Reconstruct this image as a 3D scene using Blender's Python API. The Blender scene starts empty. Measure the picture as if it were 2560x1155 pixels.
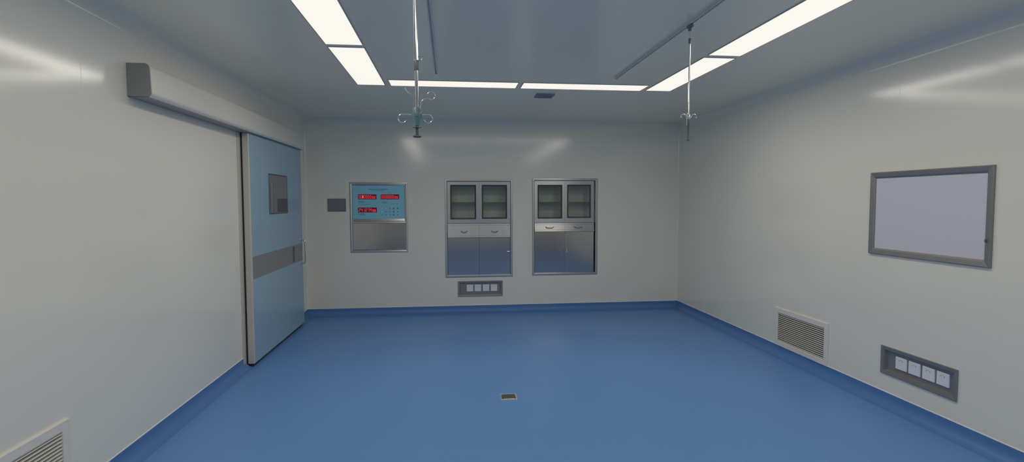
import bpy, bmesh, math
from mathutils import Vector, Matrix

SC = bpy.context.scene
COL = SC.collection
PI = math.pi

# ------------------------------------------------------------------ room figures (metres)
XL, XR, YB, YF, ZC = -1.8595, 3.1789, 7.35, -1.85, 2.5755

# ------------------------------------------------------------------ materials
def srgb(r, g, b):
    f = lambda c: (c/255/12.92) if c/255 <= .04045 else ((c/255+.055)/1.055)**2.4
    return (f(r), f(g), f(b), 1)

def mat(name, base, rough=.5, metal=0., spec=.5, ior=1.5, coat=0., aniso=0., emit=None, emit_s=0.,
        mottling=0., mscale=6., bump=0., bscale=120., rough_var=0.):
    m = bpy.data.materials.new(name); m.use_nodes = True
    nt = m.node_tree; N = nt.nodes; L = nt.links
    p = N['Principled BSDF']
    p.inputs['Base Color'].default_value = base
    p.inputs['Roughness'].default_value = rough
    p.inputs['Metallic'].default_value = metal
    p.inputs['Specular IOR Level'].default_value = spec
    p.inputs['IOR'].default_value = ior
    p.inputs['Coat Weight'].default_value = coat
    tc = N.new('ShaderNodeTexCoord')
    if mottling or rough_var:
        n = N.new('ShaderNodeTexNoise'); n.inputs['Scale'].default_value = mscale
        n.inputs['Detail'].default_value = 5
        L.new(tc.outputs['Object'], n.inputs['Vector'])
        if mottling:
            r = N.new('ShaderNodeMapRange')
            r.inputs['To Min'].default_value = 1-mottling; r.inputs['To Max'].default_value = 1+mottling
            L.new(n.outputs['Fac'], r.inputs['Value'])
            v = N.new('ShaderNodeVectorMath'); v.operation = 'SCALE'
            v.inputs[0].default_value = base[:3]
            L.new(r.outputs['Result'], v.inputs['Scale'])
            L.new(v.outputs['Vector'], p.inputs['Base Color'])
        if rough_var:
            r2 = N.new('ShaderNodeMapRange')
            r2.inputs['To Min'].default_value = max(0, rough-rough_var); r2.inputs['To Max'].default_value = rough+rough_var
            L.new(n.outputs['Fac'], r2.inputs['Value'])
            L.new(r2.outputs['Result'], p.inputs['Roughness'])
    if bump:
        nb = N.new('ShaderNodeTexNoise'); nb.inputs['Scale'].default_value = bscale
        nb.inputs['Detail'].default_value = 3
        L.new(tc.outputs['Object'], nb.inputs['Vector'])
        b = N.new('ShaderNodeBump'); b.inputs['Strength'].default_value = bump; b.inputs['Distance'].default_value = .002
        L.new(nb.outputs['Fac'], b.inputs['Height'])
        L.new(b.outputs['Normal'], p.inputs['Normal'])
    if aniso:
        p.inputs['Anisotropic'].default_value = aniso
        c = N.new('ShaderNodeCombineXYZ'); c.inputs[2].default_value = 1        # brushed along x: highlights smear up and down
        t = N.new('ShaderNodeVectorTransform'); t.vector_type = 'VECTOR'
        t.convert_from = 'OBJECT'; t.convert_to = 'WORLD'
        L.new(c.outputs[0], t.inputs[0]); L.new(t.outputs[0], p.inputs['Tangent'])
    if emit:
        p.inputs['Emission Color'].default_value = emit
        p.inputs['Emission Strength'].default_value = emit_s
    return m

def glass_mat(name, tint, refl=.12):
    m = bpy.data.materials.new(name); m.use_nodes = True
    nt = m.node_tree; N = nt.nodes; L = nt.links
    N.remove(N['Principled BSDF'])
    out = N['Material Output']
    tr = N.new('ShaderNodeBsdfTransparent'); tr.inputs['Color'].default_value = tint
    gl = N.new('ShaderNodeBsdfGlossy'); gl.inputs['Roughness'].default_value = .03
    fr = N.new('ShaderNodeFresnel'); fr.inputs['IOR'].default_value = 1.5
    mx = N.new('ShaderNodeMixShader')
    L.new(fr.outputs[0], mx.inputs[0]); L.new(tr.outputs[0], mx.inputs[1]); L.new(gl.outputs[0], mx.inputs[2])
    L.new(mx.outputs[0], out.inputs['Surface'])
    return m

M = dict(
    wall=mat('wall_panel_paint', (.86, .83, .735, 1), rough=.145, spec=.5, ior=1.62, mottling=.012, mscale=1.5),
    ceil=mat('ceiling_panel_paint', (.97, .885, .715, 1), rough=.22, spec=.5, ior=1.95, mottling=.012, mscale=1.5),
    seal=mat('white_sealant', (.84, .85, .85, 1), rough=.4),
    joint=mat('panel_joint_sealant', (.80, .77, .68, 1), rough=.3),
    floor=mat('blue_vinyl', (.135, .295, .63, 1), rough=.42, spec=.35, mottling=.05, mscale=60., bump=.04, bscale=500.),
    skirt=mat('blue_vinyl_skirting', (.10, .225, .50, 1), rough=.42, spec=.35, mottling=.05, mscale=60., bump=.04, bscale=500.),  # floor vinyl, colour darkened to offset the stronger light on its upright face
    steel=mat('brushed_steel', (.50, .505, .505, 1), rough=.31, metal=1., aniso=.75),
    steel_dark=mat('dark_brushed_steel', (.30, .295, .295, 1), rough=.40, metal=.45),
    steel_mirror=mat('polished_steel_sheet', (.47, .465, .46, 1), rough=.13, metal=1., aniso=.3),
    steel_drawer=mat('drawer_steel', (.62, .61, .59, 1), rough=.36, metal=1., aniso=.92),
    chrome=mat('chrome', (.80, .79, .77, 1), rough=.12, metal=1.),
    gasket=mat('black_rubber', (.018, .019, .02, 1), rough=.55),
    interior=mat('cabinet_interior_steel', (.85, .86, .86, 1), rough=.5, metal=.3),
    glass=glass_mat('clear_glass', (.90, .93, .92, 1)),
    shelf=mat('shelf_glass_edge', (.30, .34, .34, 1), rough=.2),
    doorblue=mat('door_blue_laminate', (.33, .50, .60, 1), rough=.28, spec=.4, mottling=.015, mscale=3.),
    alu=mat('door_edge_aluminium', (.64, .615, .55, 1), rough=.42, metal=.25),
    band=mat('door_band_steel', (.36, .35, .35, 1), rough=.40, metal=.5),
    pane=mat('door_window_glass', (.15, .14, .15, 1), rough=.03, spec=.9, ior=1.75),
    header=mat('header_paint', (.78, .75, .67, 1), rough=.33),
    endcap=mat('header_end_plastic', (.33, .325, .31, 1), rough=.5),
    white=mat('white_plastic', (.85, .85, .88, 1), rough=.35),
    winframe=mat('window_frame_grey', (.075, .09, .105, 1), rough=.4),
    pull=mat('recess_grey', (.13, .13, .135, 1), rough=.5),
    rubber=mat('grey_rubber', (.085, .092, .092, 1), rough=.5),
    slot=mat('socket_slot', (.36, .36, .38, 1), rough=.5),
    film=mat('viewer_screen_acrylic', (.70, .70, .76, 1), rough=.22),
    grille=mat('grille_white_paint', (.82, .79, .72, 1), rough=.4),
    duct=mat('duct_dark', (.06, .06, .065, 1), rough=.7),
    face=mat('control_panel_blue', (.30, .66, .80, 1), rough=.3),
    print_=mat('panel_print_navy', (.12, .34, .55, 1), rough=.4),
    led_back=mat('display_window', (.16, .02, .05, 1), rough=.25),
    led=mat('display_segment', (.6, .05, .05, 1), rough=.4, emit=(1, .03, .05, 1), emit_s=.75),
    led_hot=mat('display_colon', (.9, .5, .5, 1), rough=.4, emit=(1, .55, .5, 1), emit_s=1.0),
    btn_white=mat('button_white', (.88, .90, .93, 1), rough=.4),
    btn_navy=mat('button_navy', (.08, .17, .30, 1), rough=.4),
    screen=mat('dark_wall_plate', (.21, .215, .245, 1), rough=.28, spec=.45),
    rail=mat('ceiling_rail_aluminium', (.72, .72, .70, 1), rough=.45, metal=.4),
    teal=mat('teal_protective_film', (.15, .27, .28, 1), rough=.3),
    clamp=mat('grey_clamp', (.20, .22, .225, 1), rough=.4, metal=.4),
    shaft=mat('dark_shaft', (.12, .135, .145, 1), rough=.35, metal=.5),
    light_frame=mat('light_frame_aluminium', (.55, .52, .48, 1), rough=.45, metal=.2),
    rim=mat('floor_box_rim', (.72, .74, .76, 1), rough=.22, metal=.7),
    lid=mat('floor_box_lid', (.10, .085, .08, 1), rough=.4, metal=.3),
    vent=mat('ceiling_vent_grey', (.25, .26, .27, 1), rough=.5),
)
M['diffuser'] = mat('lit_diffuser', (.25, .25, .24, 1), rough=.6, spec=.2, emit=(1.0, .955, .86, 1), emit_s=.93)

# ------------------------------------------------------------------ mesh helpers
class MB:
    """collects shapes in one bmesh; build() links them as ONE mesh object"""
    def __init__(s): s.bm = bmesh.new()
    def _merge(s, b, smooth=False):
        bmesh.ops.recalc_face_normals(b, faces=b.faces[:])
        for f in b.faces: f.smooth = smooth
        me = bpy.data.meshes.new('tmp'); b.to_mesh(me); b.free()
        s.bm.from_mesh(me); bpy.data.meshes.remove(me)
        return s
    def box(s, x0, x1, y0, y1, z0, z1, bev=0., seg=2, axis=None):
        b = bmesh.new()
        bmesh.ops.create_cube(b, size=1)
        for v in b.verts:
            v.co = Vector((x0 if v.co.x < 0 else x1, y0 if v.co.y < 0 else y1, z0 if v.co.z < 0 else z1))
        if bev:
            es = b.edges[:]
            if axis is not None:
                es = [e for e in es if abs((e.verts[0].co-e.verts[1].co).normalized()[axis]) > .9]
            bmesh.ops.bevel(b, geom=es, offset=bev, segments=seg, affect='EDGES', profile=.5)
        return s._merge(b)
    def ring(s, u0, u1, v0, v1, prof):
        """mitred frame: prof = list of (inset, height out of the wall); wall plane is local y = 0"""
        b = bmesh.new(); rows = []
        for i, w in prof:
            rows.append([b.verts.new((u, -w, v)) for u, v in
                         ((u0+i, v0+i), (u1-i, v0+i), (u1-i, v1-i), (u0+i, v1-i))])
        for a, c in zip(rows, rows[1:]):
            for k in range(4): b.faces.new((a[k], a[(k+1) % 4], c[(k+1) % 4], c[k]))
        a, c = rows[-1], rows[0]
        for k in range(4): b.faces.new((a[k], a[(k+1) % 4], c[(k+1) % 4], c[k]))
        return s._merge(b)
    def tube(s, pts, r, n=14, cap=True):
        b = bmesh.new(); pts = [Vector(p) for p in pts]; rows = []
        up = None
        for i, p in enumerate(pts):
            d = (pts[min(i+1, len(pts)-1)] - pts[max(i-1, 0)]).normalized()
            if up is None:
                up = Vector((0, 0, 1)) if abs(d.z) < .9 else Vector((1, 0, 0))
            up = (up - d*up.dot(d)).normalized(); sd = d.cross(up)
            rr = r[i] if isinstance(r, (list, tuple)) else r
            rows.append([b.verts.new(p + (up*math.cos(2*PI*k/n) + sd*math.sin(2*PI*k/n))*rr) for k in range(n)])
        for a, c in zip(rows, rows[1:]):
            for k in range(n): b.faces.new((a[k], a[(k+1) % n], c[(k+1) % n], c[k]))
        if cap: b.faces.new(rows[0]); b.faces.new(rows[-1])
        return s._merge(b, True)
    def lathe(s, prof, cx=0, cy=0, n=28):
        b = bmesh.new(); rows = []
        for r, z in prof:
            if r < 1e-6: rows.append([b.verts.new((cx, cy, z))])
            else: rows.append([b.verts.new((cx+r*math.cos(2*PI*k/n), cy+r*math.sin(2*PI*k/n), z)) for k in range(n)])
        for a, c in zip(rows, rows[1:]):
            for k in range(n):
                q = [a[k % len(a)], a[(k+1) % len(a)], c[(k+1) % len(c)], c[k % len(c)]]
                q = list(dict.fromkeys(q))
                if len(q) > 2: b.faces.new(q)
        return s._merge(b, True)
    def prism(s, poly, axis, a0, a1, smooth=False):
        """extrude a 2-D polygon along an axis: axis 0 -> poly is (y,z), axis 1 -> (x,z), axis 2 -> (x,y)"""
        b = bmesh.new()
        def P(q, a):
            return (a, q[0], q[1]) if axis == 0 else ((q[0], a, q[1]) if axis == 1 else (q[0], q[1], a))
        A = [b.verts.new(P(q, a0)) for q in poly]; B = [b.verts.new(P(q, a1)) for q in poly]
        n = len(poly)
        for k in range(n): b.faces.new((A[k], A[(k+1) % n], B[(k+1) % n], B[k]))
        b.faces.new(A); b.faces.new(B)
        s._merge(b)
        return s
    def build(s, name, m, parent=None, auto=True):
        me = bpy.data.meshes.new(name); s.bm.to_mesh(me); s.bm.free()
        me.materials.append(m)
        fl = [p.use_smooth for p in me.polygons]
        me.set_sharp_from_angle(angle=math.radians(38))
        me.polygons.foreach_set('use_smooth', fl)
        o = bpy.data.objects.new(name, me); COL.objects.link(o)
        if parent is not None: o.parent = parent
        return o

def thing(name, label, cat, loc, rz=0., group=None):
    o = bpy.data.objects.new(name, None); COL.objects.link(o)
    o.location = loc; o.rotation_euler = (0, 0, rz); o.empty_display_size = .1
    o['label'] = label; o['category'] = cat
    if group: o['group'] = group
    return o
def struct(o, label=None, cat=None):
    o['kind'] = 'structure'
    if label: o['label'] = label
    if cat: o['category'] = cat
    return o
def copy_tree(o, parent=None):
    c = o.copy(); COL.objects.link(c)
    if parent is not None: c.parent = parent
    for ch in list(o.children): copy_tree(ch, c)
    return c
RB, RR, RL = 0., -PI/2, PI/2        # a wall fixture faces local -y; back wall, right wall, left wall

# ------------------------------------------------------------------ the room
def slab_with_holes(u0, u1, v0, v1, holes, t, P):
    us = sorted({u0, u1} | {h[i] for h in holes for i in (0, 1)})
    vs = sorted({v0, v1} | {h[i] for h in holes for i in (2, 3)})
    b = bmesh.new(); cache = {}
    def V(u, v, w):
        k = (round(u, 5), round(v, 5), w)
        if k not in cache: cache[k] = b.verts.new(P(u, v, w))
        return cache[k]
    solid = {}
    for i in range(len(us)-1):
        for j in range(len(vs)-1):
            cu, cv = (us[i]+us[i+1])/2, (vs[j]+vs[j+1])/2
            solid[i, j] = not any(h[0] < cu < h[1] and h[2] < cv < h[3] for h in holes)
    for (i, j), on in solid.items():
        if not on: continue
        q = [(us[i], vs[j]), (us[i+1], vs[j]), (us[i+1], vs[j+1]), (us[i], vs[j+1])]
        b.faces.new([V(*p, 0) for p in q]); b.faces.new([V(*p, t) for p in q])
        for k, (di, dj) in enumerate(((0, -1), (1, 0), (0, 1), (-1, 0))):
            if not solid.get((i+di, j+dj), False):
                p, r = q[k], q[(k+1) % 4]
                b.faces.new((V(*p, 0), V(*r, 0), V(*r, t), V(*p, t)))
    mb = MB(); mb._merge(b); return mb

T = .08
back_holes = [(-.0554, .8336, .4903, 1.7898), (1.1176, 2.0088, .4995, 1.8032), (-1.2875, -.5631, .8426, 1.7432), (.1152, .6882, .2356, .4154)]
right_holes = [(2.898, 3.805, 1.126, 1.696), (4.2948, 4.9600, .1462, .4160), (3.0737, 3.6601, .2483, .4233)]
left_holes = [(2.1212, 2.7864, .1462, .4130)]
o = slab_with_holes(XL-T, XR+T, 0, ZC, back_holes, T, lambda u, v, w: (u, YB+w, v)).build('wall_back', M['wall']); struct(o)
o = slab_with_holes(YF, YB, 0, ZC, right_holes, T, lambda u, v, w: (XR+w, u, v)).build('wall_right', M['wall']); struct(o)
o = slab_with_holes(YF, YB, 0, ZC, left_holes, T, lambda u, v, w: (XL-w, u, v)).build('wall_left', M['wall']); struct(o)
struct(MB().box(XL-T, XR+T, YF-T, YF, 0, ZC).build('wall_front', M['wall']))
struct(MB().box(XL-T, XR+T, YF-T, YB+T, -.1, 0).build('floor', M['floor']))
struct(MB().box(XL-T, XR+T, YF-T, YB+T, ZC, ZC+.1).build('ceiling', M['ceil']))

# coved corners: a quarter-round fillet along each wall/ceiling line and each vertical corner
def cove_poly(r, n=14):
    """polygon in (a, b): corner at the origin, room towards +a and +b"""
    return [(-.004, -.004), (r, -.004)] + [(r-r*math.sin(k*PI/2/n), r-r*math.cos(k*PI/2/n)) for k in range(n+1)] + [(-.004, r)]
def smooth_arc(o, r):
    for p in o.data.polygons:
        p.use_smooth = len(p.vertices) == 4
RC = .10
tn = 0
def trim(o):
    global tn
    tn += 1; o.name = 'trim_%d' % tn; o.data.name = o.name; struct(o)
    if len(o.data.polygons) > 6: smooth_arc(o, RC)
    return o
P0 = cove_poly(RC)
trim(MB().prism([(YB-a, ZC-b) for a, b in P0], 0, XL, XR).build('trim', M['wall']))
trim(MB().prism([(YF+a, ZC-b) for a, b in P0], 0, XL, XR).build('trim', M['wall']))
trim(MB().prism([(XL+a, ZC-b) for a, b in P0], 1, YF, YB).build('trim', M['wall']))
trim(MB().prism([(XR-a, ZC-b) for a, b in P0], 1, YF, YB).build('trim', M['wall']))
P1 = cove_poly(.022)
trim(MB().prism([(XL+a, YB-b) for a, b in P1], 2, .1, ZC).build('trim', M['wall']))
trim(MB().prism([(XR-a, YB-b) for a, b in P1], 2, .1, ZC).build('trim', M['wall']))
# sealed joints between wall panels
trim(MB().box(XL, XL+.0002, 3.0545, 3.0565, .1, ZC-RC).build('trim', M['joint']))
trim(MB().box(XR-.0002, XR, 3.595, 3.597, .44, ZC-RC).build('trim', M['joint']))
trim(MB().box(-.3485, -.3465, YB-.0002, YB, .1, ZC-RC).build('trim', M['joint']))

# blue vinyl coved up the walls, capped by a pale sealed edge
def skirt_poly(r=.07, h=.098, t=.004, n=12):
    return [(-.002, -.002), (r+t, -.002), (r+t, .0006)] + \
        [(t+r-r*math.sin(k*PI/2/n), .0006+r-r*math.cos(k*PI/2/n)) for k in range(1, n+1)] + [(t, h), (-.002, h)]
S0 = skirt_poly()
CAP = [(-.002, .098), (.0045, .098), (.0045, .1015), (.002, .1035), (-.002, .1035)]
def skirt(name, f, axis, a0, a1):
    o = MB().prism([f(a, b) for a, b in S0], axis, a0, a1).build(name, M['skirt']); struct(o); smooth_arc(o, .07)
    c = MB().prism([f(a, b) for a, b in CAP], axis, a0, a1).build('sealed_edge', M['seal'], o)
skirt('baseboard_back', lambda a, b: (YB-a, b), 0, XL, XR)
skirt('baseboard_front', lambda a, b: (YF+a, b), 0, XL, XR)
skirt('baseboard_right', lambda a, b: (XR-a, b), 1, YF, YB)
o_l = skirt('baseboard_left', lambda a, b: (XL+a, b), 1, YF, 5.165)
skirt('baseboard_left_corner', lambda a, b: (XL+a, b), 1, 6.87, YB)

# ------------------------------------------------------------------ ceiling light panels
LIGHT_W = 4.05          # watts per metre of panel
LCOL = (1.0, .93, .81)
def light_panel(x0, x1, y0, y1, label):
    cx, cy, hx, hy = (x0+x1)/2, (y0+y1)/2, (x1-x0)/2, (y1-y0)/2
    t = thing('ceiling_light', label, 'ceiling light', (cx, cy, ZC), 0, 'flat light panels set in a ring on the ceiling')
    e = .006
    f = MB()
    f.box(-hx-e, hx+e, -hy-e, -hy, -.005, .001); f.box(-hx-e, hx+e, hy, hy+e, -.005, .001)
    f.box(-hx-e, -hx, -hy, hy, -.005, .001); f.box(hx, hx+e, -hy, hy, -.005, .001)
    f.build('frame', M['light_frame'], t)
    MB().box(-hx, hx, -hy, hy, -.004, .001).build('diffuser', M['diffuser'], t)
    L = bpy.data.lights.new('panel_lamp', 'AREA'); L.shape = 'RECTANGLE'
    L.size, L.size_y = 2*hx-.006, 2*hy-.006
    L.energy = LIGHT_W*max(2*hx, 2*hy); L.color = LCOL
    lo = bpy.data.objects.new('lamp', L); COL.objects.link(lo); lo.parent = t; lo.location = (0, 0, -.0065)
    return t
xlo, xli, xri, xro = -.8241, -.582, 1.892, 2.1354
rows = [(3.9567, 5.186), (2.6566, 3.8855), (1.3565, 2.5855), (.0565, 1.2855)]
order = ['at the end by the back wall', 'second from the back wall, cut by the frame',
         'third from the back wall', 'fourth from the back wall']
for (y0, y1), w in zip(rows, order):
    light_panel(xlo, xli, y0, y1, 'lit panel of the left ceiling row, ' + w)
    light_panel(xri, xro, y0, y1, 'lit panel of the right ceiling row, ' + w)
light_panel(-.5266, .6238, 4.9652, 5.2046, 'left one of two lit panels running along the back of the ceiling')
light_panel(.674, 1.8401, 4.9652, 5.2046, 'right one of two lit panels running along the back of the ceiling')
light_panel(-.5266, .6238, .0565, .296, 'left one of two lit panels across the front of the ceiling')
light_panel(.674, 1.8401, .0565, .296, 'right one of two lit panels across the front of the ceiling')

# small grey vent behind the lights
t = thing('ceiling_vent', 'small grey vent on the ceiling between the back light row and back wall', 'vent', (.963, 5.546, ZC))
f = MB(); f.box(-.09, .09, -.093, -.075, -.012, .001, .002); f.box(-.09, .09, .075, .093, -.012, .001, .002)
f.box(-.09, -.072, -.075, .075, -.012, .001, .002); f.box(.072, .09, -.075, .075, -.012, .001, .002)
f.build('frame', M['vent'], t)
f = MB()
for k in range(7):
    y = -.062 + k*.0205
    f.prism([(y-.008, -.003), (y-.006, -.002), (y+.009, -.011), (y+.007, -.012)], 0, -.072, .072)
f.build('louvre', M['vent'], t)
MB().box(-.073, .073, -.076, .076, -.0015, .001).build('backing', M['duct'], t)

# ------------------------------------------------------------------ ceiling rails and hanging infusion poles
def rail(x, y0, y1, w, label):
    t = thing('overhead_rail', label, 'rail', (x, 0, ZC))
    f = MB()
    f.prism([(-w/2, .001), (-w/2, -.016), (-w/2+.003, -.018), (-w*.18, -.018), (-w*.18, -.004), (w*.18, -.004), (w*.18, -.018),
             (w/2-.003, -.018), (w/2, -.016), (w/2, .001)], 1, y0, y1)
    f.build('channel', M['rail'], t)
    MB().box(-w/2-.001, w/2+.001, y1, y1+.004, -.019, .001, .001).build('end_cap', M['rail'], t)
    return t
rail(-.103, .35, 4.635, .028, 'straight grey ceiling rail carrying the near left infusion pole')
rail(1.437, .35, 4.672, .022, 'straight grey ceiling rail carrying the far right infusion pole')

def arc(c, r, a0, a1, ax, n=18):
    """arc in the plane of horizontal direction ax (unit x,y) and z"""
    return [Vector((c[0], c[1], c[2])) + Vector((ax[0]*r*math.cos(a), ax[1]*r*math.cos(a), r*math.sin(a)))
            for a in (a0+(a1-a0)*k/n for k in range(n+1))]

def iv_pole(x, y, label, z_clamp, z_hub, hub_film, s=1., tilt=0., turn=0.):
    t = thing('infusion_pole', label, 'infusion pole', (x, y, ZC), turn, 'infusion poles hanging from the ceiling rails')
    Z = lambda z: z-ZC
    tr = MB(); tr.box(-.012, .012, -.024, .024, -.034, -.0185, .003); tr.lathe([(0, -.033), (.011, -.033), (.011, -.05), (.0075, -.055), (0, -.055)])
    tr.build('trolley', M['clamp'], t)
    MB().lathe([(0, -.05), (.0068, -.05), (.0068, Z(z_clamp+.012)), (0, Z(z_clamp+.012))]).build('upper_tube', M['chrome'], t)
    MB().lathe([(0, Z(z_clamp+.016)), (.0072, Z(z_clamp+.016)), (.0082, Z(z_clamp+.013)), (.0082, Z(z_clamp-.013)), (.0072, Z(z_clamp-.016)), (0, Z(z_clamp-.016))]).build('clamp', M['clamp'], t)
    ring = MB(); ring.tube(arc((.011, 0, Z(z_clamp+.022)), .007, -PI*.6, PI*1.1, (1, 0)), .0012, 8)
    ring.build('pull_ring', M['chrome'], t)
    MB().lathe([(0, Z(z_clamp-.01)), (.0054, Z(z_clamp-.01)), (.0054, Z(z_hub+.012)), (0, Z(z_hub+.012))]).build('lower_rod', M['chrome'], t)
    h = MB()
    hz = Z(z_hub)
    if hub_film:
        h.lathe([(0, hz+.024), (.0075, hz+.024), (.0125, hz+.016), (.0150, hz+.004), (.0155, hz-.004), (.0125, hz-.014), (.0095, hz-.022), (.0075, hz-.034), (0, hz-.034)])
        h.box(-.017, .017, -.005, .005, hz-.007, hz+.006, .002); h.box(-.005, .005, -.017, .017, hz-.007, hz+.006, .002)
        h.build('hub', M['teal'], t)
    else:
        h.lathe([(0, hz+.014), (.008, hz+.014), (.011, hz+.009), (.011, hz-.009), (.008, hz-.014), (0, hz-.014)])
        h.build('hub', M['chrome'], t)
    hooks = []
    if hub_film:
        # two low arms that curl under at the tip, two raised ones that curl over
        for sgn in (-1, 1):
            a = (sgn*1., 0)
            L1 = .046 if sgn < 0 else .036
            p = [Vector((sgn*.012, 0, hz+.001)), Vector((sgn*L1, 0, hz+.002))]
            c = (sgn*L1, 0, hz-.0115)
            p += arc(c, .0135, PI/2, -PI*.92, a)
            hooks.append((p, .00165))
            r = .0165
            cu = (sgn*.0435, 0, hz+.066)
            if sgn > 0:
                p = [Vector((.011, 0, hz+.016)), Vector((.0135, 0, hz+.042)), Vector((.022, 0, hz+.051))] + arc((.0465, 0, hz+.0625), .0125, -PI*.75, PI*.95, a, 24)
            else:
                p = [Vector((-.011, 0, hz+.016))] + arc((-.008, 0, hz+.094), .0295, -PI*.5, -PI*.07, a, 14)
            hooks.append((p, .0014))
    else:
        for ang, up in ((0, 1), (PI, 1), (PI*1.30, -1), (PI*.35, 1)):
            a = (math.cos(ang), math.sin(ang))
            p = [Vector((a[0]*.006, a[1]*.006, hz)), Vector((a[0]*.014, a[1]*.014, hz+.001))] + \
                arc((a[0]*.033, a[1]*.033, hz+.001), .017, PI, 0, a, 12) + arc((a[0]*.046, a[1]*.046, hz+.001), .004, 0, -PI*.9, a, 8)
            hooks.append((p, .0018))
    for p, r in hooks:
        MB().tube(p, r, 10).build('hook', M['chrome'], t)
    b = MB()
    if hub_film:
        b.lathe([(0, hz-.03), (.0048, hz-.03), (.0048, hz-.066), (0, hz-.066)])
        b.build('shaft', M['shaft'], t)
        MB().lathe([(0, hz-.0385), (.0145, hz-.0385), (.0148, hz-.0395), (.0145, hz-.0405), (0, hz-.0405)]).build('stop_disc', M['clamp'], t)
        MB().lathe([(0, hz-.064), (.0075, hz-.0645), (.0135, hz-.0665), (.0138, hz-.0685), (.012, hz-.0715), (0, hz-.073)]).build('end_flange', M['shaft'], t)
    else:
        b.lathe([(0, hz-.01), (.0095, hz-.012), (.0095, hz-.055), (.0065, hz-.06), (.0065, hz-.135), (0, hz-.135)])
        b.build('shaft', M['clamp'], t)
        MB().lathe([(0, hz-.133), (.0105, hz-.134), (.011, hz-.138), (.0095, hz-.141), (0, hz-.142)]).build('end_flange', M['clamp'], t)
        MB().tube([(-.0135, -.006, hz+.002), (-.0135, -.006, hz-.05)], .0032, 10).build('latch', M['chrome'], t)
    return t
iv_pole(-.103, 1.8077, 'near infusion pole with teal filmed hub hanging from the left ceiling rail', 1.946, 1.788, True)
iv_pole(1.437, 3.1965, 'far bare chrome infusion pole hanging in front of the right light row', 2.463, 2.012, False)

# ------------------------------------------------------------------ sliding door and its track cover
dr = thing('door_1', 'tall blue sliding door with grey band and small window on left wall', 'door', (XL, 5.145, 0), RL)
struct(dr)
# local: x = along the wall (away from camera), y = into the wall, z up;  leaf front at y=-.0843
F = -.0843; W = 6.872-5.145
MB().box(0, W, F+.0012, -.024, .030, 2.121, .009, 3).build('leaf', M['alu'], dr)
g_ = MB(); g_.box(.004, W-.004, -.0245, -.009, .018, 2.118); g_.box(.006, W-.01, F+.012, -.024, .019, .0305)
g_.build('rubber_seal', M['gasket'], dr)
wy0, wy1, wz0, wz1 = 5.655-5.145, 6.28-5.145, 1.379, 1.786
def sheet(holes, x0, x1, z0, z1):
    return slab_with_holes(x0, x1, z0, z1, holes, .0014, lambda u, v, w: (u, F-.0002+w, v))
sheet([(wy0, wy1, wz0, wz1), (.02, W-.030, .80, 1.008)], .018, W-.026, .046, 2.119).build('blue_face', M['doorblue'], dr)
bd = MB().box(.02, W-.030, F-.0004, F+.002, .80, 1.008).build('metal_band', M['band'], dr)
fr = MB()
fr.ring(wy0, wy1, wz0, wz1, [(0, -F-.004), (0, -F+.001), (.008, -F+.0015), (.014, -F-.002), (.014, -F-.004)])
wf = fr.build('window_frame', M['winframe'], dr)
MB().box(wy0+.012, wy1-.012, F-.0001, F+.003, wz0+.012, wz1-.012).build('pane', M['pane'], wf)
ps = 6.43-5.145
pl = MB().box(ps, ps+.075, F-.0016, F+.001, .818, .99, .001)
pl.build('recessed_pull', M['pull'], dr)
hx = 6.735-5.145
def bow(z0, z1, out, r):
    pts = [Vector((hx, F+.001, z1))]
    pts += [Vector((hx, F-out+r-r*math.sin(a), z1-r+r*math.cos(a))) for a in (PI/2*k/8 for k in range(9))]
    pts += [Vector((hx, F-out+r-r*math.cos(a), z0+r-r*math.sin(a))) for a in (PI/2*k/8 for k in range(9))]
    pts += [Vector((hx, F+.001, z0))]
    return pts
hb = MB(); hb.tube(bow(.772, 1.05, .062, .03), .0095, 14)
hb.box(hx-.014, hx+.014, F-.004, F+.001, 1.036, 1.064, .002); hb.box(hx-.014, hx+.014, F-.004, F+.001, .758, .786, .002)
hb.build('pull_handle', M['chrome'], dr)
jb = MB(); jb.box(-.052, .012, -.011, .0, 0, 2.121, .003); jb.build('jamb', M['alu'], dr)

h0, h1, hz0, hz1, hd = 3.456, 6.845, 2.125, 2.316, .1291
hd_t = thing('door_track_cover', 'long pale grey track cover box with dark end above the blue door', 'track cover', (XL+.0006, h0, hz0), RL)
H = hz1-hz0
hp = [(0, 0), (-hd+.016, 0), (-hd+.004, .012), (-hd, .022), (-hd+.006, H-.026), (-hd+.012, H-.010), (-hd+.026, H), (0, H)]
MB().prism(hp, 0, .010, h1-h0).build('cover', M['header'], hd_t)
MB().prism([(y*1.0-.0012 if y < 0 else y, z) for y, z in hp], 0, 0, .0105).build('end_cap', M['endcap'], hd_t)
MB().box(.012, h1-h0-.004, -hd+.016, -.001, -.004, .0005).build('shaded_underside', M['endcap'], hd_t)  # dark sheet: the shade below the cover is put into its colour

# ------------------------------------------------------------------ air grilles
def grille(loc, rz, w, h, label):
    t = thing('air_grille', label, 'air grille', loc, rz, 'white louvred air grilles low on the walls')
    u = w/2
    f = MB(); f.ring(-u, u, 0, h, [(0, -.0), (0, .010), (.004, .013), (.046, .013), (.050, .010), (.050, -.02)])
    f.build('frame', M['grille'], t)
    l = MB(); n = 15; p = (h-.10)/n
    for k in range(n):
        z = .05 + (k+.5)*p
        l.prism([(-.0105, z-p*.14), (-.009, z-p*.24), (.006, z+p*.02), (.0045, z+p*.12)], 0, -u+.05, u-.05)
    l.build('louvre', M['grille'], t)
    MB().box(-u+.049, u-.049, .018, .022, .049, h-.049).build('backing', M['duct'], t)
    return t
grille((XR, 4.6274, .0962), RR, .7652, .3698, 'white louvred grille at the foot of the right wall')
grille((XL, 2.4538, .0962), RL, .7652, .3668, 'white louvred grille in the bottom left corner, on the left wall')

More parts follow.
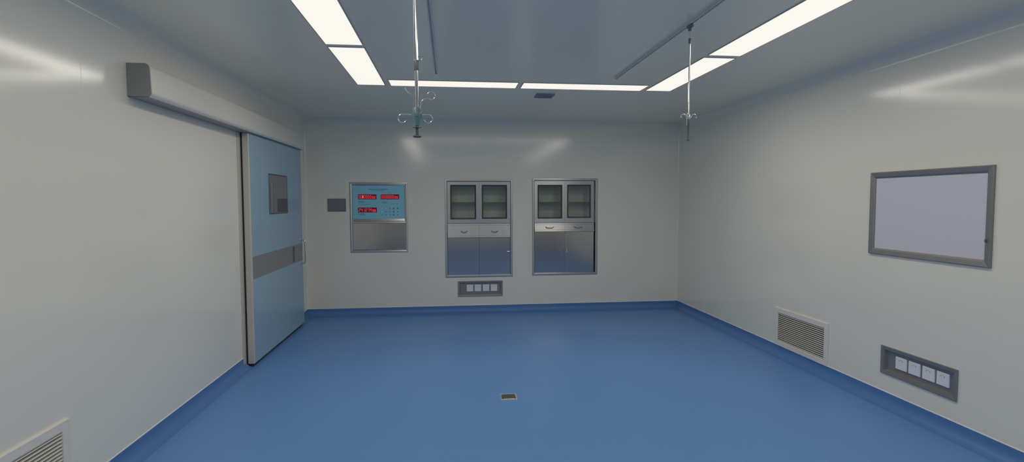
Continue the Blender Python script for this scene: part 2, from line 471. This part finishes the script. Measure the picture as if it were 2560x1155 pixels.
# ------------------------------------------------------------------ flush socket boxes
def socket_box(loc, rz, w, h, sockets, label, inner):
    t = thing('socket_box', label, 'socket box', loc, rz, 'steel boxes of four white sockets')
    u = w/2
    f = MB(); f.ring(-u, u, 0, h, [(0, -.0), (0, .009), (.004, .010), (.026, .006), (.030, -.006), (.034, -.0195), (.030, -.0205), (.015, -.01)])
    f.build('frame', M['steel_dark'], t)
    MB().box(-u+.031, u-.031, .017, .021, .031, h-.031).build('back_plate', M['steel_dark'], t)
    for (x0, x1, z0, z1) in sockets:
        s = MB().box(x0, x1, .006, .0172, z0, z1, .0025).build('socket', M['white'], t)
        c = (x0+x1)/2; zc = z0+(z1-z0)*.72
        q = MB()
        q.box(c-.016, c-.012, .0045, .0062, zc-.004, zc+.004); q.box(c+.012, c+.016, .0045, .0062, zc-.004, zc+.004)
        q.box(c-.006, c+.006, .0045, .0062, zc+.006, zc+.0085)
        q.build('pin_slots', M['slot'], s)
    return t
cx = (.1002+.7032)/2
socket_box((cx, YB, .2206), RB, .603, .2098,
           [(x0-cx, x1-cx, .066, .157) for x0, x1 in ((.217, .305), (.3245, .4125), (.434, .522), (.543, .631))],
           'small steel box of four white sockets below the left cabinet', None)
cy = (3.6751+3.0587)/2
socket_box((XR, cy, .2333), RR, .6164, .205,
           [(cy-y0, cy-y1, .064, .152) for y0, y1 in ((3.556, 3.4605), (3.444, 3.349), (3.331, 3.2365), (3.221, 3.129))],
           'large steel box of four white sockets on the right wall', None)

# ------------------------------------------------------------------ wall viewer on the right
v = thing('film_viewer', 'wide blank white viewing screen in dark steel frame on the right wall', 'viewing screen', (XR, (3.8247+2.8781)/2, 1.1063), RR)
u = (3.8247-2.8781)/2; hh = 1.7156-1.1063
f = MB(); f.ring(-u, u, 0, hh, [(0, -.0), (0, .012), (.006, .020), (.034, .014), (.044, .006), (.046, -.006), (.02, -.01)])
f.build('frame', M['steel_dark'], v)
MB().box(-u+.043, u-.043, -.0015, .012, .043, hh-.043).build('screen', M['film'], v)
k_ = MB(); k_.box(u-.034, u-.016, -.0195, -.012, .150, .172, .002)
b = bmesh.new(); bmesh.ops.create_cone(b, cap_ends=True, segments=20, radius1=.0065, radius2=.0055, depth=.010)
bmesh.ops.rotate(b, verts=b.verts, cent=(0, 0, 0), matrix=Matrix.Rotation(PI/2, 3, 'X'))
bmesh.ops.translate(b, verts=b.verts, vec=(u-.025, -.022, .161)); k_._merge(b)
k_.build('switch', M['pull'], v)

# ------------------------------------------------------------------ blank plate by the door
ic = thing('blank_plate', 'small plain dark grey plate between blue door and control panel', 'wall plate', (-1.4618, YB, 1.3757), RB)
ih = .164; iu = .1139
MB().box(-iu, iu, -.010, 0, 0, ih, .002).build('frame', M['gasket'], ic)
MB().box(-iu+.004, iu-.004, -.0112, -.009, .004, ih-.004, .0008).build('face', M['screen'], ic)

# ------------------------------------------------------------------ control panel
pu0, pu1, pz0, pz1 = -1.2975, -.5531, .8326, 1.7532
pcx = (pu0+pu1)/2
cp = thing('control_panel', 'steel framed control panel with red displays on a blue face', 'control panel', (pcx, YB, pz0), RB)
u = (pu1-pu0)/2; hh = pz1-pz0
f = MB(); f.ring(-u, u, 0, hh, [(0, 0), (0, .005), (.003, .007), (.015, .0078), (.024, .0062), (.028, .0045), (.034, .0055), (.040, .001), (.042, -.02), (.02, -.02)])
f.build('frame', M['steel'], cp)
zr = 1.2316-pz0                       # the cross rail under the blue face
rl = MB(); rl.prism([(.012, zr-.016), (-.004, zr-.016), (-.011, zr-.012), (-.0095, zr+.010), (-.0045, zr+.016), (.003, zr+.045), (.012, zr+.045)], 0, -u+.030, u-.030)
rl.build('cross_rail', M['steel'], cp)
MB().box(-u+.035, u-.035, .004, .010, .033, zr-.015, .001).build('blank_cover', M['steel_mirror'], cp)
X = lambda x: x-pcx
Zp = lambda z: z-pz0
fy = .004
fc = MB().box(-u+.037, u-.037, fy, fy+.006, zr+.040, hh-.036).build('face_plate', M['face'], cp)
SEG = {'0': 'abcdef', '1': 'bc', '2': 'abged', '3': 'abgcd', '4': 'fgbc', '5': 'afgcd', '6': 'afgedc', '7': 'abc', '8': 'abcdefg', '9': 'abcdfg'}
def seg_digit(mb, ch, x, z, w, h, t, y):
    s = SEG[ch]; H = h/2
    B = {'a': (x+t*.6, x+w-t*.6, z+h-t, z+h), 'd': (x+t*.6, x+w-t*.6, z, z+t), 'g': (x+t*.6, x+w-t*.6, z+H-t/2, z+H+t/2),
         'f': (x, x+t, z+H+t*.3, z+h-t*.4), 'b': (x+w-t, x+w, z+H+t*.3, z+h-t*.4), 'e': (x, x+t, z+t*.4, z+H-t*.3), 'c': (x+w-t, x+w, z+t*.4, z+H-t*.3)}
    for k in s:
        a = B[k]; mb.box(a[0], a[1], y-.0008, y+.001, a[2], a[3])
def display(x0, x1, z0, z1, big, small, colon):
    d = MB().box(x0, x1, fy-.003, fy+.001, z0, z1, .0008).build('display', M['led_back'], cp)
    y = fy-.003
    def put(*a):
        m = MB(); seg_digit(m, *a); m.build('digit', M['led'], d)
    hgt = (z1-z0)*.66; zb = z0+(z1-z0)*.16
    wd = (x1-x0)*.70/len(big); x = x0+(x1-x0)*.045
    for i, ch in enumerate(big):
        put(ch, x+i*wd, zb, wd*.72, hgt, .0048, y)
    xs = x+len(big)*wd+.002; ws = (x1-xs-.008)/len(small)
    for i, ch in enumerate(small):
        put(ch, xs+i*ws, zb-.002, ws*.76, hgt*.74, .0056, y)
    if colon:
        c = MB()
        for dz in (.27, .73):
            c.box(x+2*wd-.0085, x+2*wd+.0005, y-.0010, y+.001, zb+hgt*dz-.0045, zb+hgt*dz+.0045, .002)
        c.build('colon', M['led_hot'], d)
display(X(-1.191), X(-.955), Zp(1.5335), Zp(1.5965), '000000', '00', True)
display(X(-.899), X(-.663), Zp(1.533), Zp(1.596), '000000', '00', False)
display(X(-1.194), X(-.953), Zp(1.361), Zp(1.424), '241274', '98', False)
# illegible lines of print, kept as plain strokes
for x0, x1, z, h in ((-1.06, -.80, 1.664, .010), (-1.02, -.84, 1.645, .006), (-1.085, -1.06, 1.613, .006), (-.81, -.765, 1.615, .007),
                     (-1.187, -1.105, 1.502, .009), (-1.187, -1.12, 1.488, .006), (-1.187, -1.03, 1.468, .004),
                     (-.884, -.835, 1.500, .007), (-.884, -.82, 1.484, .009), (-.77, -.67, 1.472, .004),
                     (-1.19, -1.108, 1.342, .009), (-1.18, -1.10, 1.326, .006)):
    MB().box(X(x0), X(x1), fy-.0004, fy+.001, Zp(z)-h/2, Zp(z)+h/2).build('printed_line', M['print_'], fc)
for r, z in enumerate((1.412, 1.370, 1.3285)):
    for c, x in enumerate((-.886, -.834, -.7825, -.736, -.684)):
        white = (r, c) in ((0, 0), (0, 1), (1, 0))
        s = .0075 if white else (.009 if (r, c) in ((0, 4), (1, 3), (2, 3), (0, 3)) else .006)
        MB().box(X(x)-s, X(x)+s, fy-.003, fy+.001, Zp(z)-s*.8, Zp(z)+s*.8, .0012).build('button', M['btn_white'] if white else M['btn_navy'], cp)

# ------------------------------------------------------------------ built-in cabinets
def cabinet(u0, u1, z0, z1, label, wins, drawer, rail_top, doors_top, handles, drawer_handles, dhz, lean, gap=0.):
    c = (u0+u1)/2; u = (u1-u0)/2; hh = z1-z0
    t = thing('built_in_cabinet', label, 'cabinet', (c, YB, z0), RB, 'built-in steel cabinets in the back wall')
    X = lambda x: x-c
    Z = lambda z: z-z0
    f = MB(); f.ring(-u, u, 0, hh, [(0, 0), (0, .006), (.003, .008), (.014, .0092), (.024, .0085), (.031, .004), (.034, -.012), (.034, -.02), (.012, -.02)])
    f.build('frame', M['steel'], t)
    D = .34
    b = MB()                                                     # the carcass behind the wall: back, sides, top, bottom, deck
    b.box(-u+.014, u-.014, D-.01, D, .014, hh-.014)
    b.box(-u+.014, -u+.020, .022, D, .014, hh-.014); b.box(u-.020, u-.014, .022, D, .014, hh-.014)
    b.box(-u+.014, u-.014, .022, D, .014, .020); b.box(-u+.014, u-.014, .022, D, hh-.020, hh-.014)
    b.box(-u+.014, u-.014, .06, D, Z(1.20), Z(1.206))
    b.build('carcass', M['interior'], t)
    wz0, wz1 = wins[0][2], wins[0][3]
    mid = (wins[0][1]+wins[1][0])/2
    edges = [(-u+.033, X(mid)), (X(mid), u-.033-gap)]
    for (x0, x1, a0, a1), (e0, e1) in zip(wins, edges):
        holes = [(X(x0), X(x1), Z(a0), Z(a1))]
        d = slab_with_holes(e0+.0006, e1-.0006, Z(rail_top)+.001, hh-.034, holes, .020, lambda p, q, w: (p, .006+w, q)).build('glass_door', M['steel'], t)
        gk = MB(); gk.ring(X(x0), X(x1), Z(a0), Z(a1), [(0, -.010), (0, -.004), (.005, -.004), (.020, -.016), (.020, -.022), (.0, -.024)])
        gk.build('gasket', M['rubber'], d)
        MB().box(X(x0)+.015, X(x1)-.015, .0185, .0215, Z(a0)+.015, Z(a1)-.015).build('pane', M['glass'], d)
    MB().box(-u+.021, u-.021, .075, D-.012, Z(1.487), Z(1.492)).build('shelf', M['shelf'], t)
    # drawers: lipped fronts standing proud of the doors below
    d0, d1 = drawer
    for (e0, e1), (hx0, hx1) in zip(edges, drawer_handles):
        a, bb = e0+.0008, e1-.0008
        q = MB()
        ln = lambda z: -(d1-z)*lean
        q.prism([(.020, d0), (.005+ln(d0), d0), (-.001+ln(d0), d0+.003), (-.001+ln(d0+.02), d0+.022), (.002+ln(d0+.024), d0+.025), (.002+ln(d1-.024), d1-.025), (-.001+ln(d1-.02), d1-.022), (-.001+ln(d1), d1-.003), (.003, d1), (.020, d1)], 0, a, bb)
        dw = q.build('drawer', M['steel_drawer'], t)
        hm = X((hx0+hx1)/2); hw = (hx1-hx0)/2; hz = Z(dhz)
        hb = MB()
        hb.tube([(hm-hw, .004, hz+.010), (hm-hw+.004, -.016, hz+.006), (hm-hw+.016, -.026, hz-.004), (hm, -.028, hz-.007), (hm+hw-.016, -.026, hz-.004), (hm+hw-.004, -.016, hz+.006), (hm+hw, .004, hz+.010)], .0045, 10)
        hb.build('handle', M['steel_dark'], dw)
    for k, ((e0, e1), hk) in enumerate(zip(edges, handles)):
        dd = MB().box(e0+.001, e1-.001, .006+.004*k, .016+.004*k, .033, Z(doors_top)-.0015, .0012).build('door', M['steel_mirror'], t)
        x0, x1, a0, a1, bright = hk
        kn = MB().box(X(x0), X(x1), -.004+.004*k, .007+.004*k, Z(a0), Z(a1), .0025)
        kn.build('knob', M['chrome' if bright else 'steel_dark'], dd)
    return t
ca = cabinet(-.0634, .8416, .4823, 1.7978, 'left of two built-in steel cabinets, above the small socket box',
        [(.0055, .352, 1.2615, 1.723), (.4265, .769, 1.2665, 1.7235)], (1.0170-.4823, 1.2055-.4823), 1.208, 1.0165,
        [(-.018, .008, .812, .822, False), (.765, .806, .814, .828, True)], [(.145, .229), (.553, .643)], 1.098, .085)
cb = cabinet(1.1096, 2.0168, .4915, 1.8112, 'right of two built-in steel cabinets, nearest the right wall',
        [(1.1836, 1.5255, 1.265, 1.7241), (1.592, 1.9245, 1.2705, 1.7275)], (1.088-.4915, 1.206-.4915), 1.208, 1.0875,
        [(1.548, 1.561, .80, .853, False), (1.578, 1.594, .80, .860, True)], [(1.294, 1.408), (1.69, 1.80)], 1.146, .155, .016)

# ------------------------------------------------------------------ floor socket
fb = thing('floor_socket', 'small square metal socket lid with bright rim in the blue floor', 'floor socket', (.438, 4.121, 0))
b = bmesh.new()
def rr(w, r, n=5):
    return [(sx*(w-r)+r*math.cos(a), sy*(w-r)+r*math.sin(a)) for sx, sy, a0 in ((1, 1, 0), (-1, 1, PI/2), (-1, -1, PI), (1, -1, PI*1.5)) for a in (a0+PI/2*k/n for k in range(n+1))]
rowsv = [[b.verts.new((x, y, z)) for x, y in rr(w, r)] for w, r, z in ((.0635, .012, .0), (.0630, .012, .003), (.0610, .011, .0042), (.0555, .009, .0042), (.0535, .008, .0015), (.0535, .008, .0))]
n_ = len(rowsv[0])
for a_, c_ in zip(rowsv, rowsv[1:]):
    for k in range(n_): b.faces.new((a_[k], a_[(k+1) % n_], c_[(k+1) % n_], c_[k]))
MB()._merge(b, False).build('rim', M['rim'], fb)
MB().prism(rr(.0536, .008), 2, .0002, .0022).build('lid', M['lid'], fb)
MB().box(-.045, .045, -.0525, -.044, .0022, .0048, .001).build('lift_lip', M['rim'], fb)

# ------------------------------------------------------------------ camera
cam = bpy.data.cameras.new('camera'); cam.sensor_width = 36; cam.lens = 36*1368.92/2560; cam.clip_start = .02
co = bpy.data.objects.new('camera', cam); COL.objects.link(co)
r_ = Vector((.99361675, -.11278661, -.00222145)); u_ = Vector((.00846851, .05493947, .99845377)); f_ = Vector((.11249017, .99209921, -.05554391))
m = Matrix.Identity(4)
for i in range(3):
    m[i][0], m[i][1], m[i][2] = r_[i], u_[i], -f_[i]
m[0][3], m[1][3], m[2][3] = 0, 0, 1.512
co.matrix_world = m
SC.camera = co

# ------------------------------------------------------------------ world and view
w = bpy.data.worlds.new('world'); w.use_nodes = True
w.node_tree.nodes['Background'].inputs[0].default_value = (0, 0, 0, 1)
SC.world = w
vs = SC.view_settings
vs.view_transform = 'Standard'; vs.look = 'None'; vs.exposure = 0; vs.gamma = 1; vs.use_curve_mapping = False
SC.cycles.max_bounces = 14; SC.cycles.diffuse_bounces = 10; SC.cycles.glossy_bounces = 6
SC.cycles.sample_clamp_indirect = 8
